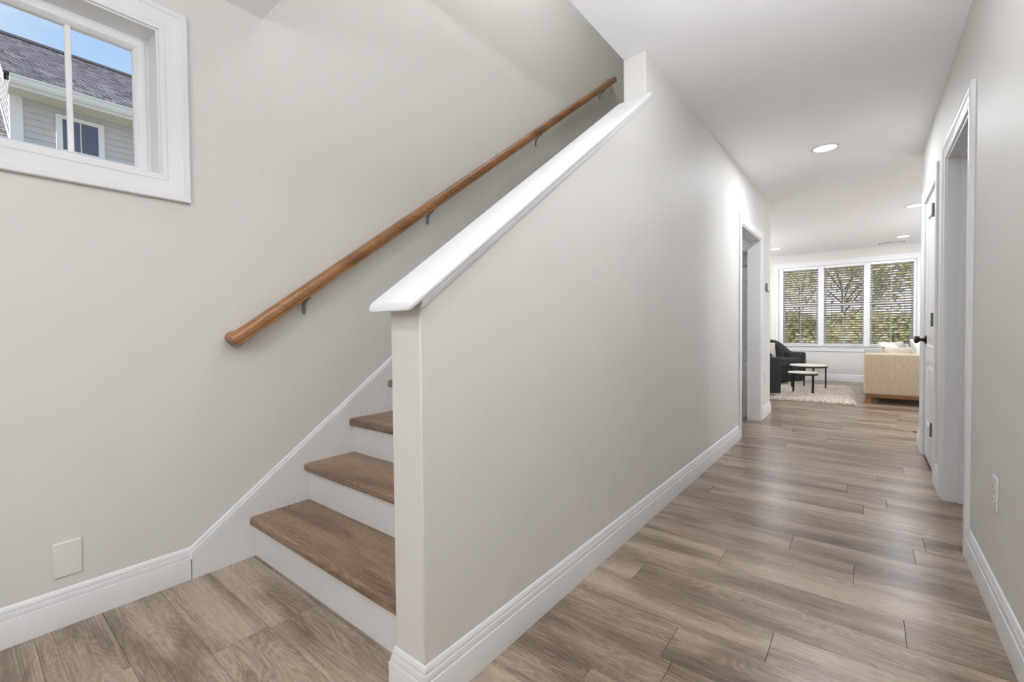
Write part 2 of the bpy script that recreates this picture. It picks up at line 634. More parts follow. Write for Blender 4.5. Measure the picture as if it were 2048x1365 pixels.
# ------------------------------------------------------------------ ceilings
c = MB()
for (x0, x1, y0, y1) in ((XL - .15, XHI, YB - .1, Y_WELL), (XHI, XR + .12, YB - .1, 5.0), (LX0 - .15, XHI, Y_TOP, Y_FAR + .15),
                         (XHI, XR + .12, 5.0, Y_FAR + .15), (XR + .12, LX1 + .15, 2.1, Y_FAR + .15)):
    c.box(x0, x1, y0, y1, ZC, Z_UP - .02)
ceiling = struct('ceiling', c, M['ceiling'], 'flat white ceiling over the hall with open stairwell edge', 'ceiling')
struct('ceiling_stairwell', MB().box(XL - .15, XHI + .3, Y_WELL - .3, Y_LEND, 5.15, 5.25), M['ceiling'],
       'white upper ceiling high above the staircase', 'ceiling')

# ------------------------------------------------------------------ walls
WIN_Y0, WIN_Y1, WIN_Z0, WIN_Z1 = -0.322, 0.536, 1.622, 2.197
w = MB()
w.box(XL - .15, XL, YB - .1, WIN_Y0, -.1, 5.2)
w.box(XL - .15, XL, WIN_Y1, Y_LEND - .1, -.1, 5.2)
w.box(XL - .15, XL, WIN_Y0, WIN_Y1, -.1, WIN_Z0)
w.box(XL - .15, XL, WIN_Y0, WIN_Y1, WIN_Z1, 5.2)
struct('wall_left', w, M['wall'], 'tall greige wall with the square window and wooden handrail', 'wall')

CAP0 = 1.079                                          # top of the cap at Y 0.704


def cap_z(y):
    return CAP0 + SLOPE * (y - 0.704)


w = MB()
w.prism([(Y_POST, -.008), (LD0, -.008), (LD0, DOOR_H), (LD1, DOOR_H), (LD1, -.008), (Y_LEND, -.008), (Y_LEND, ZC),
         (Y_COL, ZC), (Y_COL, cap_z(Y_COL) - .028), (Y_POST, cap_z(Y_POST) - .028)], 'x', XHI, XHO)
struct('wall_stair', w, M['wall'], 'greige half wall beside the stairs that turns full height along the hall', 'wall', bevel=0.004)

w = MB()
w.box(XR, XR + TH, YB - .1, RD0, -.008, ZC)
w.box(XR, XR + TH, RD0, RD1, DOOR_H, ZC)
w.box(XR, XR + TH, RD1, RC0, -.008, ZC)
w.box(XR, XR + TH, RC0, RC1, DOOR_H, ZC)
w.box(XR, XR + TH, RC1, Y_REND, -.008, ZC)
struct('wall_right', w, M['wall'], 'greige wall along the right side of the hall with two doorways', 'wall')

struct('wall_front', MB().box(XL, XR, YB - .1, YB, -.008, ZC), M['wall'], 'greige wall behind the viewer at the foyer end', 'wall')

# living room
FW = dict(x0=-1.388, x1=.690, z0=.672, z1=2.192)
w = MB()
w.box(LX0 - .15, FW['x0'], Y_FAR, Y_FAR + .15, -.1, ZC)
w.box(FW['x1'], LX1 + .15, Y_FAR, Y_FAR + .15, -.1, ZC)
w.box(FW['x0'], FW['x1'], Y_FAR, Y_FAR + .15, -.1, FW['z0'])
w.box(FW['x0'], FW['x1'], Y_FAR, Y_FAR + .15, FW['z1'], ZC)
struct('wall_far', w, M['wall'], 'grey living room wall around the triple window with blinds', 'wall')
struct('wall_living_left', MB().box(LX0 - .15, LX0, Y_LEND, Y_FAR, -.1, ZC), M['wall'], 'greige side wall of the living room, out of view on the left', 'wall')
struct('wall_living_right', MB().box(LX1, LX1 + .15, Y_REND - .12, Y_FAR, -.1, ZC), M['wall'], 'greige side wall of the living room, out of view on the right', 'wall')
struct('wall_living_return', MB().box(XR + TH, LX1, Y_REND - .12, Y_REND, -.008, ZC), M['wall'], 'greige return wall behind the closed door', 'wall')
mudback = struct('wall_mudroom', MB().box(LX0 - .15, XHI, 5.995, Y_LEND, -.008, ZC), M['wall'],
                 'white shiplap wall seen through the narrow left doorway', 'wall')
bz = .115
while bz < ZC - .02:
    obj('shiplap_board', MB().box(XL + .002, XHI - .002, 5.980, 5.995, bz + .003, min(bz + .160, ZC - .002)), M['trim'], mudback)
    bz += .163
struct('wall_mudroom_near', MB().box(XL, XHI, 4.38, 4.46, -.008, ZC), M['wall'], 'greige wall closing the space under the stairs', 'wall')
# room behind the right doorway
struct('wall_closet_far', MB().box(XR + TH, 2.1, 3.9, 4.0, -.008, ZC), M['wall'], 'greige far wall of the room behind the open right doorway', 'wall')
struct('wall_closet_near', MB().box(XR + TH, 2.1, 2.1, 2.2, -.008, ZC), M['wall'], 'greige near wall of the room behind the open right doorway', 'wall')
struct('wall_closet_side', MB().box(2.0, 2.1, 2.2, 3.9, -.008, ZC), M['wall'], 'greige end wall of the room behind the open right doorway', 'wall')
# upper storey round the stairwell
struct('wall_upper_near', MB().box(XL, XHI + .1, Y_WELL - .12, Y_WELL - .001, Z_UP - .02, 5.15), M['wall'], 'greige upper wall above the near edge of the stairwell', 'wall')
struct('wall_upper_right', MB().box(XHI, XHI + .12, Y_WELL, Y_LEND - .1, Z_UP - .02, 5.15), M['wall'], 'greige upper wall above the hall ceiling', 'wall')
struct('wall_upper_far', MB().box(XL, XHI, Y_LEND - .2, Y_LEND - .1, Z_UP - .02, 5.15), M['wall'], 'greige upper wall at the head of the stairs', 'wall')
struct('floor_landing', MB().box(XL, XHI, Y_TOP + .02, Y_LEND - .2, Z_UP - .02, Z_UP), M['floor'], 'oak floor of the landing at the head of the stairs', 'floor')

# ------------------------------------------------------------------ baseboards and trim
BASE = [(0, 0), (.0145, 0), (.0145, .086), (.0138, .0882), (.0118, .0888), (.0122, .0902), (.0082, .1078), (.0066, .1084), (.0072, .1105),
        (.0068, .115), (.0030, .128), (0, .130)]


def base(name, path, label):
    m = MB()
    m.sweep([(x, y, 0) for x, y in path], BASE, (0, 0, 1))
    return struct(name, m, M['trim'], label, 'baseboard', smooth=True)


# direction is chosen so that normal x direction points into the room
base('baseboard_left', [(XL, .590), (XL, YB)], 'white moulded baseboard under the square window')
base('baseboard_stair_wall', [(XHO, LD0 - .088), (XHO, Y_POST), (XHI, Y_POST), (XHI, Y_R1 - .002)][::1], 'white baseboard along the half wall and round its end')
base('baseboard_stair_wall_far', [(XHO, Y_LEND), (XHO, LD1 + .088)], 'short white baseboard between left doorway and corner')
base('baseboard_right_near', [(XR, YB), (XR, RD0 - .09)], 'white baseboard below the outlet on the right wall')
base('baseboard_right_middle', [(XR, RD1 + .09), (XR, RC0 - .09)], 'short white baseboard between the right doorway and the closed door')
base('baseboard_right_end', [(XR, RC1 + .09), (XR, Y_REND), (XR + .8, Y_REND)], 'white baseboard round the far end of the right wall')
base('baseboard_far', [(LX1, Y_FAR), (LX0, Y_FAR)], 'white baseboard under the triple window')
base('baseboard_living', [(LX0, Y_LEND), (XHO, Y_LEND)], 'white baseboard on the living room side of the hall corner')

# cap on the half wall
cap = MB()
ys, ye = .704, 2.288
sec = [(-1.052, -.019), (-1.052, -.004), (-1.046, 0), (-.884, 0), (-.877, -.005), (-.875, -.013), (-.877, -.021), (-.884, -.026), (-1.046, -.026)]
m = len(sec)
vs = []
stations = [(ys, .5), (ys + .006, 1.0)] + [(Y_COL - .001, 1.0)]
for y, s in stations:
    for x, dz in sec:
        vs.append((x if s == 1 else x + (.003 if x < -1 else -.003), y, cap_z(y) + (-.013 + (dz + .013) * s)))
fs = []
for i in range(len(stations) - 1):
    for q in range(m):
        fs.append((i * m + q, i * m + (q + 1) % m, (i + 1) * m + (q + 1) % m, (i + 1) * m + q))
fs += [tuple(range(m)), tuple(range((len(stations)) * m - 1, (len(stations) - 1) * m - 1, -1))]
cap.add(vs, fs)
# the hall-side nosing runs on past the full-height end
sec2 = [(XHO + .0005, 0), (-.884, 0), (-.877, -.005), (-.875, -.013), (-.877, -.021), (-.884, -.026), (XHO + .0005, -.026)]
m2 = len(sec2)
vs = [(x, y, cap_z(y) + dz) for y in (Y_COL - .001, ye) for x, dz in sec2]
cap.add(vs, [(q, (q + 1) % m2, m2 + (q + 1) % m2, m2 + q) for q in range(m2)] + [tuple(range(m2)), tuple(range(2 * m2 - 1, m2 - 1, -1))])
trim1 = struct('trim_1', cap, M['trim'], 'white sloping cap board on top of the half wall', 'trim', smooth=True)
cove = MB()
sec3 = [(0, -.026), (.013, -.026), (.013, -.036), (.009, -.040), (.009, -.046), (.004, -.054), (0, -.056)]
m3 = len(sec3)
vs = [(XHO + x, y, cap_z(y) + dz) for y in (Y_POST - .002, ye - .03) for x, dz in sec3]
cove.add(vs, [(q, (q + 1) % m3, m3 + (q + 1) % m3, m3 + q) for q in range(m3)] + [tuple(range(m3)), tuple(range(2 * m3 - 1, m3 - 1, -1))])
obj('cove_moulding', cove, M['trim'], trim1, smooth=True)

# door casings: profile u = away from the opening, v = off the wall
CASE = [(-.005, 0), (-.005, .009), (.000, .012), (.012, .012), (.016, .010), (.048, .011), (.054, .014), (.060, .0175), (.078, .0175), (.083, .013), (.083, 0)]


def doorway(name, label, face, sgn, y0, y1, depth0, depth1, jamb=True, stop=True):
    """Casing on the wall face X=face (sgn = direction the wall faces) round an opening y0..y1, with jamb lining."""
    r = empty(name, (face, (y0 + y1) / 2, 0))
    tag(r, label, 'door frame', kind='structure')
    mb = MB()
    pts = [(0, y0, 0), (0, y0, DOOR_H), (0, y1, DOOR_H), (0, y1, 0)]
    if sgn < 0:
        pts = pts[::1]
    nrm = V((sgn, 0, 0))
    # u must point away from the opening at the first leg
    u = nrm.cross(V((0, 0, 1)))
    path = pts if u.y < 0 else pts[::-1]
    mb.sweep([(0, p[1] - (y0 + y1) / 2, p[2]) for p in path], CASE, nrm)
    obj('casing', mb, M['trim'], r, smooth=True)
    if jamb:
        t = .018
        a, b = depth0 - face, depth1 - face
        yo = (y0 + y1) / 2
        j = MB()
        j.box(a, b, y0 - yo - .001, y0 - yo + t, 0, DOOR_H)
        j.box(a, b, y1 - yo - t, y1 - yo + .001, 0, DOOR_H)
        j.box(a, b, y0 - yo + t, y1 - yo - t, DOOR_H - t, DOOR_H)
        obj('jamb', j, M['trim'], r, bevel=.0015)
        if stop:
            s0, s1 = (a + b) / 2 - .006, (a + b) / 2 + .03
            j = MB()
            j.box(s0, s1, y0 - yo + t, y0 - yo + t + .011, 0, DOOR_H - t)
            j.box(s0, s1, y1 - yo - t - .011, y1 - yo - t, 0, DOOR_H - t)
            j.box(s0, s1, y0 - yo + t, y1 - yo - t, DOOR_H - t - .011, DOOR_H - t)
            obj('door_stop', j, M['trim'], r, bevel=.0015)
    return r


doorway('trim_2', 'white casing and lining of the narrow left doorway to the shiplap room', XHO, 1, LD0, LD1, XHI - .002, XHO + .002, stop=False)
doorway('trim_3', 'white casing and lining of the open doorway nearest on the right', XR, -1, RD0, RD1, XR - .002, XR + TH + .002)
doorway('trim_4', 'white casing round the closed panel door on the right', XR, -1, RC0, RC1, XR + .002, XR + TH + .002, stop=False)

# ------------------------------------------------------------------ closed two-panel door
DT = .018
dr = empty('door_1', (XR + .006, (RC0 + RC1) / 2, 0))
tag(dr, 'closed white panel door with dark knob at the end of the right wall', 'door', kind='structure')
hw = (RC1 - RC0) / 2 - DT - .003
dtop = DOOR_H - DT - .004
slab = MB()
st, PT = .105, .012
rails = ((.012, .27), (.74, .86), (dtop - .125, dtop))
slab.box(PT, .035, -hw, hw, .012, dtop)
for a, b in ((-hw, -hw + st), (hw - st, hw)):
    slab.box(0, PT, a, b, .012, dtop)
for z0, z1 in rails:
    slab.box(0, PT, -hw + st, hw - st, z0, z1)
obj('slab', slab, M['door'], dr)
for z0, z1 in ((.27, .74), (.86, dtop - .125)):
    p = MB()
    ya, yb = -hw + st, hw - st
    e1, e2 = .012, .05
    vs = [(PT, ya, z0), (PT, yb, z0), (PT, yb, z1), (PT, ya, z1)]
    vs += [(.0105, ya + e1, z0 + e1), (.0105, yb - e1, z0 + e1), (.0105, yb - e1, z1 - e1), (.0105, ya + e1, z1 - e1)]
    vs += [(.002, ya + e2, z0 + e2), (.002, yb - e2, z0 + e2), (.002, yb - e2, z1 - e2), (.002, ya + e2, z1 - e2)]
    fs = [(r + i, r + (i + 1) % 4, r + 4 + (i + 1) % 4, r + 4 + i) for r in (0, 4) for i in range(4)] + [(8, 9, 10, 11), (3, 2, 1, 0)]
    p.add(vs, fs)
    obj('panel', p, M['door'], dr)
kn = MB()
kn.lathe([(0, 0), (.033, 0), (.034, .004), (.028, .010), (.014, .016), (.011, .030), (.014, .038), (.024, .046), (.029, .056), (.027, .066), (.016, .072), (0, .074)],
         (0, hw - .065, .905), (-1, 0, 0), 24)
obj('knob', kn, M['bronze'], dr, smooth=True, label='dark bronze round knob')
for z in (1.77, 1.05, .32):
    h = MB()
    h.cyl((-.026, -hw, z - .045), (-.026, -hw, z + .045), .0055, n=10)
    h.box(-.024, -.001, -hw - .001, -hw + .001, z - .045, z + .045)
    obj('hinge', h, M['plastic_grey'], dr, label='grey metal hinge')

# ------------------------------------------------------------------ front door behind the viewer
fd = empty('door_2', (-.85, YB, 0))
tag(fd, 'white front door behind the viewer', 'door', kind='structure')
obj('slab', MB().box(-.45, .45, 0, .03, 0, 2.03), M['door'], fd, bevel=.003)
for z0, z1 in ((.25, .9), (1.1, 1.85)):
    obj('panel', MB().box(-.3, .3, .03, .04, z0, z1), M['door'], fd, bevel=.006)
k2 = MB()
k2.lathe([(0, 0), (.033, 0), (.03, .01), (.012, .016), (.012, .04), (.028, .05), (.028, .066), (0, .072)], (.36, .03, .95), (0, 1, 0), 20)
obj('knob', k2, M['bronze'], fd, smooth=True)

# ------------------------------------------------------------------ square window in the left wall
w1 = empty('window_1', (XL, (WIN_Y0 + WIN_Y1) / 2, WIN_Z0))
tag(w1, 'white-framed square window high on the left wall with view of a house', 'window', kind='structure')
oy, oz = (WIN_Y0 + WIN_Y1) / 2, WIN_Z0
hy, hz = (WIN_Y1 - WIN_Y0) / 2, WIN_Z1 - WIN_Z0
cs = MB()
WCASE = [(-.005, 0), (-.005, .010), (.001, .0135), (.012, .0135), (.014, .0115), (.050, .0125), (.056, .017), (.064, .017), (.066, .020), (.084, .020), (.087, .017), (.087, 0)]
ring = [(0, -hy, 0), (0, hy, 0), (0, hy, hz), (0, -hy, hz)]
u = V((1, 0, 0)).cross(V((0, 1, 0)))            # +z for the bottom run -> points inwards, so reverse
cs.sweep(ring[::-1], WCASE, (1, 0, 0), closed=True)
obj('casing', cs, M['trim'], w1, smooth=True)
jb = MB()
jt = .012
jb.box(-.15, .001, -hy, -hy + jt, 0, hz)
jb.box(-.15, .001, hy - jt, hy, 0, hz)
jb.box(-.15, .001, -hy + jt, hy - jt, 0, jt)
jb.box(-.15, .001, -hy + jt, hy - jt, hz - jt, hz)
obj('jamb', jb, M['trim'], w1)
GX = -.110
fr = MB()
SASH = [(0, 0), (.008, 0), (.011, .004), (.034, .004), (.037, .000), (.042, -.010), (.046, -.016), (.046, -.036), (0, -.036)]
ring = [(GX, -hy + jt, jt), (GX, hy - jt, jt), (GX, hy - jt, hz - jt), (GX, -hy + jt, hz - jt)]
fr.sweep(ring, SASH, (1, 0, 0), closed=True)
obj('sash', fr, M['vinyl'], w1, smooth=True)
gy0, gy1 = -hy + jt + .046, hy - jt - .046
gz0, gz1 = jt + .046, hz - jt - .046
# glass sits a little in front of the grille bars' centre
obj('pane', MB().box(GX - .028, GX - .024, gy0 - .01, gy1 + .01, gz0 - .01, gz1 + .01), M['glass'], w1)
for yc in (.294, .107, -.080):
    obj('muntin', MB().box(GX - .036, GX - .016, yc - oy - .0085, yc - oy + .0085, gz0 - .006, gz1 + .006), M['vinyl'], w1, bevel=.003)

# ------------------------------------------------------------------ staircase
sc_ = empty('staircase', ((XL + XHI) / 2, Y_R1, 0))
tag(sc_, 'wooden-tread staircase with white risers climbing beside the left wall', 'staircase')
sx = (XHI - XL) / 2 - .0145
TT = .038
tp = [(RUN + .012, -TT), (-.012, -TT)]
for i in range(0, 7):
    a = -math.pi / 2 - i * math.pi / 12
    tp.append((-.012 + .010 * math.cos(a), -TT + .010 + .010 * math.sin(a)))
tp[1] = (-.010, -TT)
for i in range(0, 9):
    a = math.pi - i * math.pi / 16
    tp.append((-.008 + .014 * math.cos(a), -.014 + .014 * math.sin(a)))
tp.append((RUN + .012, 0))
tm = MB().prism(tp, 'x', -sx, sx).mesh('tread')
tm.materials.append(M['tread'])
rm = MB().box(-sx, sx, 0, .018, -RISE, -TT + .001).mesh('riser')
rm.materials.append(M['trim'])
for i in range(N_RISE):
    obj('riser', rm, None, sc_, loc=(0, i * RUN, (i + 1) * RISE))
    if i < N_RISE - 1:
        obj('tread', tm, None, sc_, loc=(0, i * RUN, (i + 1) * RISE), smooth=True)


def sk_z(y):
    return .122 + SLOPE * (y - .582)


for side, x0, x1, ya in ((0, -sx - .0145, -sx + .0005, .593), (1, sx - .0005, sx + .0145, Y_R1 - .001)):
    pl = [(ya, 0), (Y_R1 + .3, 0), (Y_TOP, sk_z(Y_TOP) - .45), (Y_TOP + .05, sk_z(Y_TOP + .05) - .02), (ya, sk_z(ya) - .02)]
    s = MB().prism([(a - Y_R1, b) for a, b in pl], 'x', x0, x1)
    so = obj('skirt_board', s, M['trim'], sc_)
    if side == 0:
        # moulding along the top edge, profile (off the wall, vertical offset)
        pr = [(0, .0), (.0045, -.002), (.0075, -.008), (.0075, -.0125), (.0062, -.014), (.0062, -.0155), (.0085, -.0165), (.0125, -.040), (.0155, -.043), (.0155, -.047), (0, -.047)]
        n_ = len(pr)
        mo = MB()
        vs = [(x0 + px, y - Y_R1, sk_z(y) + pz) for y in (.586, Y_TOP + .05) for px, pz in pr]
        mo.add(vs, [(q, (q + 1) % n_, n_ + (q + 1) % n_, n_ + q) for q in range(n_)] + [tuple(range(n_)), tuple(range(2 * n_ - 1, n_ - 1, -1))])
        obj('moulding', mo, M['trim'], so, smooth=True)

# ------------------------------------------------------------------ handrail
hr = empty('handrail', (XL, .765, .99))
tag(hr, 'brown oak handrail fixed along the left wall above the stairs', 'handrail')
RS = .727
RXC = .060
half = [(.017, -.029), (.027, -.029), (.029, -.026), (.0285, -.0225), (.0245, -.0195), (.0275, -.0165), (.029, -.013), (.0285, .008), (.026, .016), (.020, .022), (.010, .0255)]
prof = half + [(0, .0265)] + [(-a, b) for a, b in half[::-1]]
LEN = 3.65
path = [(.004, 0, 0), (RXC, 0, 0), (RXC, LEN, LEN * RS), (.004, LEN, LEN * RS)]
nrm = V((0, -RS, 1)).normalized()
rb = MB().sweep(path, prof, nrm)
obj('rail', rb, M['rail'], hr, smooth=True, bevel=0)
for yb in (1.085, 1.885, 3.07, 4.22):
    y = yb - .765
    zr = y * RS
    b = MB()
    # wall plate: tall rounded plate
    b.prism([(y + .010 * math.cos(t) , zr - .095 + .032 * math.sin(t) + .0 * t) for t in [i * math.pi / 10 for i in range(20)]], 'x', .001, .007)
    br = obj('bracket', b, M['metal'], hr, bevel=.0015, label='small nickel wall bracket')
    arm = MB()
    pts = []
    for i in range(9):
        t = i / 8
        pts.append(V((.006 + (RXC - .006) * (1 - math.cos(t * math.pi / 2)), y, zr - .100 + .052 * math.sin(t * math.pi / 2))))
    for p, q in zip(pts[:-1], pts[1:]):
        arm.cyl(p, q, .0075, .0075, 8)
    arm.cyl((RXC, y, zr - .052), (RXC, y, zr - .034), .007, .007, 8)
    obj('arm', arm, M['metal'], br, smooth=True)
    sd = MB()
    sd.prism([(y - .03, zr - .041 - .03 * RS), (y + .03, zr - .041 + .03 * RS), (y + .03, zr - .0345 + .03 * RS), (y - .03, zr - .0345 - .03 * RS)], 'x', RXC - .010, RXC + .010)
    sd.cyl((RXC, y + .022, zr - .046 + .022 * RS), (RXC, y + .022, zr - .038 + .022 * RS), .005, n=8)
    obj('saddle', sd, M['metal'], br, bevel=.002)

# ------------------------------------------------------------------ wall plates
def outlet(name, loc, axis, label, blank=False):
    """axis = +1 / -1: direction along X the plate faces."""
    r = empty(name, loc)
    tag(r, label, 'outlet' if not blank else 'wall plate')
    p = MB().box(0 if axis > 0 else -.006, .006 if axis > 0 else 0, -.036, .036, -.060, .060)
    obj('cover_plate', p, M['plate'], r, bevel=.003, seg=3)
    f = .006 * axis
    if blank:
        for z in (-.042, .042):
            obj('screw', MB().cyl((f, 0, z), (f + .0012 * axis, 0, z), .0035, n=12), M['plate'], r)
    else:
        for z in (-.0215, .0215):
            s = MB().prism([(.0165 * math.cos(t) * 1.0, z + .0145 * math.sin(t)) for t in [math.pi / 16 + i * math.pi / 8 for i in range(16)]], 'x', min(f, f + .002 * axis), max(f, f + .002 * axis))
            so = obj('socket', s, M['plate'], r, bevel=.0008)
            sl = MB()
            for yy in (-.006, .006):
                sl.box(f + .0016 * axis - .0007, f + .0016 * axis + .0012, yy - .001, yy + .001, z - .001, z + .007)
            obj('slots', sl, M['slot'], so)
        obj('screw', MB().cyl((f, 0, 0), (f + .001 * axis, 0, 0), .003, n=10), M['plate'], r)
    return r


outlet('wall_plate', (XL, .235, .230), 1, 'blank white cover plate low on the left wall above the baseboard', blank=True)
outlet('power_outlet', (XR, 2.238, .424), -1, 'white outlet plate on the right wall above the baseboard')
outlet('power_outlet', (XHO, 5.76, .44), 1, 'white outlet plate beside the narrow left doorway')

th = empty('thermostat', (XHO, 5.84, 1.470))
tag(th, 'small grey and white thermostat on the wall past the left doorway', 'thermostat')
obj('housing', MB().box(0, .018, -.07, .07, -.045, .045), M['plastic_grey'], th, bevel=.004)
obj('face', MB().box(.018, .024, -.062, .066, -.040, .040), M['plate'], th, bevel=.003)
for yy in (.0, .035):  # round white bumps stand in for glare on the front
    for zz in (-.018, .018):
        obj('glare_lobe', MB().lathe([(0, .007), (.006, .006), (.011, .003), (.013, 0)], (.024, yy, zz), (1, 0, 0), 14), M['plate'], th, smooth=True)

# ------------------------------------------------------------------ recessed lights
def downlight(x, y, label, r=.078, watts=P_DOWN):
    t = empty('recessed_light', (x, y, ZC))
    tag(t, label, 'ceiling light', 'recessed ceiling lights')
    obj('trim_ring', MB().lathe([(r, 0), (r + .018, 0), (r + .018, -.003), (r + .010, -.007), (r, -.006)], (0, 0, 0), (0, 0, 1), 36), M['trim'], t, smooth=True)
    obj('lens', MB().lathe([(0, -.005), (r * .6, -.005), (r - .002, -.004), (r, -.001), (0, -.0005)], (0, 0, 0), (0, 0, 1), 36), M['lens'], t, smooth=True)
    ld = bpy.data.lights.new('recessed_lamp', 'AREA')
    ld.shape = 'DISK'
    ld.size = r * 2
    ld.energy = watts
    ld.color = LAMP_COLOR[:3]
    lo = bpy.data.objects.new('recessed_lamp', ld)
    COL.objects.link(lo)
    lo.parent = t
    lo.location = (0, 0, -.012)
    return t


downlight(-.266, 4.377, 'glowing round recessed light in the hall ceiling, the nearest and largest', watts=1.7 * P_DOWN)
downlight(.443, 7.126, 'glowing recessed light close beside the right wall corner')
downlight(.449, 9.424, 'glowing recessed light just above the ceiling vent')
downlight(-1.286, 9.324, 'glowing recessed light above the window left end near the hall corner')

downlight(-.270, 2.000, 'recessed light over the near hall, just above the frame', watts=.25 * P_DOWN)
downlight(-.270, -.600, 'recessed light over the foyer beside the right wall')

vent = empty('ceiling_vent', (.33, 9.985, ZC))
tag(vent, 'thin white slotted air vent in the ceiling before the triple window', 'vent')
obj('frame', MB().box(-.17, .17, -.07, -.055, -.006, 0).box(-.17, .17, .055, .07, -.006, 0).box(-.17, -.155, -.055, .055, -.006, 0).box(.155, .17, -.055, .055, -.006, 0), M['plastic_grey'], vent)
obj('duct', MB().box(-.155, .155, -.055, .055, -.0015, -.0005), M['slot'], vent)
for i in range(4):
    y = -.045 + i * .027
    obj('louvre', MB().prism([(y, -.001), (y + .003, -.001), (y + .011, -.007), (y + .008, -.007)], 'x', -.155, .155), M['trim'], vent)

# ------------------------------------------------------------------ opal globe lamps added out of the frame as fill light
def fill_lamp(name, loc, r, mat, label, drop):
    t = empty(name, loc)
    tag(t, label, 'ceiling lamp')
    obj('canopy', MB().lathe([(0, 0), (.06, 0), (.06, -.012), (.02, -.03), (.008, -.034)], (0, 0, 0), (0, 0, 1), 24), M['metal'], t, smooth=True)
    obj('stem', MB().cyl((0, 0, -.03), (0, 0, -drop), .008, n=10), M['metal'], t)
    n = 10
    prof = [(max(0.0001, r * math.sin(math.pi * i / n)), -drop - r + r * math.cos(math.pi * i / n)) for i in range(n + 1)]
    obj('globe', MB().lathe(prof, (0, 0, 0), (0, 0, 1), 18), mat, t, smooth=True)
    return t


fill_lamp('foyer_fill_lamp', (-.35, -1.55, ZC), .15, M['globe'], 'added opal fill lamp in the foyer, unseen behind the viewer', .40)  # invented lamp behind the camera, brightens foyer and hall walls
fill_lamp('mudroom_fill_lamp', (-1.7, 5.2, ZC), .08, M['globe_closet_fill'], 'small added fill lamp, unseen in the shiplap room', .06)  # lamp put in to lift the dark doorway
fill_lamp('stairwell_fill_lamp', (-1.40, 2.2, 5.15), .20, M['globe_stair_fill'], 'added opal fill lamp hanging unseen high in the stairwell', .25)  # unseen lamp added to light the upper left wall
fill_lamp('living_room_fill_lamp', (2.2, 7.6, ZC), .16, M['globe_living_fill'], 'added opal fill lamp in the living room, hidden by the right wall', .6)  # added off view to brighten the living room and far ceiling
fill_lamp('window_side_fill_lamp', (-2.7, 8.3, ZC), .14, M['globe_living_fill'], 'added opal fill lamp out of view left of the armchairs', .6)  # second added lamp for the living room
fill_lamp('closet_fill_lamp', (1.4, 3.0, ZC), .08, M['globe_closet_fill'], 'small added fill lamp, unseen behind the right doorway', .1)  # added lamp, lights the lining of the right doorway

def fill_uplight(loc, sgn, label):  # uplights added out of view to brighten the hall ceiling
    t = empty('fill_sconce', loc)
    tag(t, label, 'fill lamp', 'added bowl uplights')
    obj('backplate', MB().box(min(0, .012 * sgn), max(0, .012 * sgn), -.05, .05, -.09, .05), M['metal'], t, bevel=.004)
    prof = [(.012, -.075), (.045, -.066), (.075, -.045), (.095, -.015), (.102, .02), (.098, .02), (.091, -.012), (.072, -.040), (.044, -.060), (.001, -.068)]
    obj('bowl', MB().lathe(prof, (.115 * sgn, 0, 0), (0, 0, 1), 28), M['metal'], t, smooth=True)
    obj('arm', MB().cyl((.01 * sgn, 0, -.06), (.115 * sgn, 0, -.068), .008, n=10), M['metal'], t)
    ld = bpy.data.lights.new('fill_sconce_lamp', 'AREA')
    ld.shape = 'DISK'
    ld.size = .15
    ld.energy = P_SCONCE_FILL
    ld.color = LAMP_COLOR[:3]
    lo = bpy.data.objects.new('fill_sconce_lamp', ld)
    COL.objects.link(lo)
    lo.parent = t
    lo.location = (.115 * sgn, 0, .012)
    lo.rotation_euler = (math.pi, 0, 0)
    return t


fill_uplight((XR, .95, 1.72), -1, 'added bowl uplight on the right wall, unseen beside the viewer')
fill_uplight((XR, -1.6, 1.72), -1, 'added bowl uplight on the right wall, unseen near the front door')

# ------------------------------------------------------------------ triple window, living room
w2 = empty('window_2', (0, Y_FAR, 0))
tag(w2, 'wide white triple window with blinds at the end of the living room', 'window', kind='structure')
x0, x1, z0, z1 = FW['x0'], FW['x1'], FW['z0'], FW['z1']
cs = MB()
cs.sweep([(x0, 0, z0), (x0, 0, z1), (x1, 0, z1), (x1, 0, z0)], [(a, b) for a, b in WCASE], (0, -1, 0))
obj('casing', cs, M['trim'], w2, smooth=True)
obj('sill', MB().box(x0 - .10, x1 + .10, -.045, .10, z0 - .022, z0), M['trim'], w2, bevel=.004)
obj('apron', MB().box(x0 - .083, x1 + .083, -.014, 0, z0 - .115, z0 - .022), M['trim'], w2, bevel=.003)
jb = MB()
jb.box(x0, x0 + .012, 0, .15, z0, z1).box(x1 - .012, x1, 0, .15, z0, z1).box(x0 + .012, x1 - .012, 0, .15, z1 - .012, z1)
obj('jamb', jb, M['trim'], w2)
UN = [(-1.300, -.722), (-.632, -.036), (.052, .640)]
for a, b in ((x0 + .012, UN[0][0]), (UN[0][1], UN[1][0]), (UN[1][1], UN[2][0]), (UN[2][1], x1 - .012)):
    obj('mullion', MB().box(a, b, .022, .13, z0, z1 - .012), M['trim'], w2, bevel=.002)
for a, b in UN:
    s = MB()
    t = .032
    zm = 1.432
    s.box(a, a + t, .085, .125, z0, z1 - .012).box(b - t, b, .085, .125, z0, z1 - .012)
    s.box(a + t, b - t, .085, .125, z0, z0 + .05).box(a + t, b - t, .085, .125, z1 - .055, z1 - .012)
    so = obj('sash', s, M['vinyl'], w2)
    obj('meeting_rail', MB().box(a + t, b - t, .075, .125, zm - .026, zm + .026), M['vinyl'], so)
    for q0, q1 in ((z0 + .05, zm - .022), (zm + .022, z1 - .055)):
        obj('pane', MB().box(a + t - .004, b - t + .004, .103, .107, q0 - .004, q1 + .004), M['glass'], w2)
        obj('muntin', MB().box((a + b) / 2 - .009, (a + b) / 2 + .009, .098, .112, q0, q1), M['vinyl'], w2)

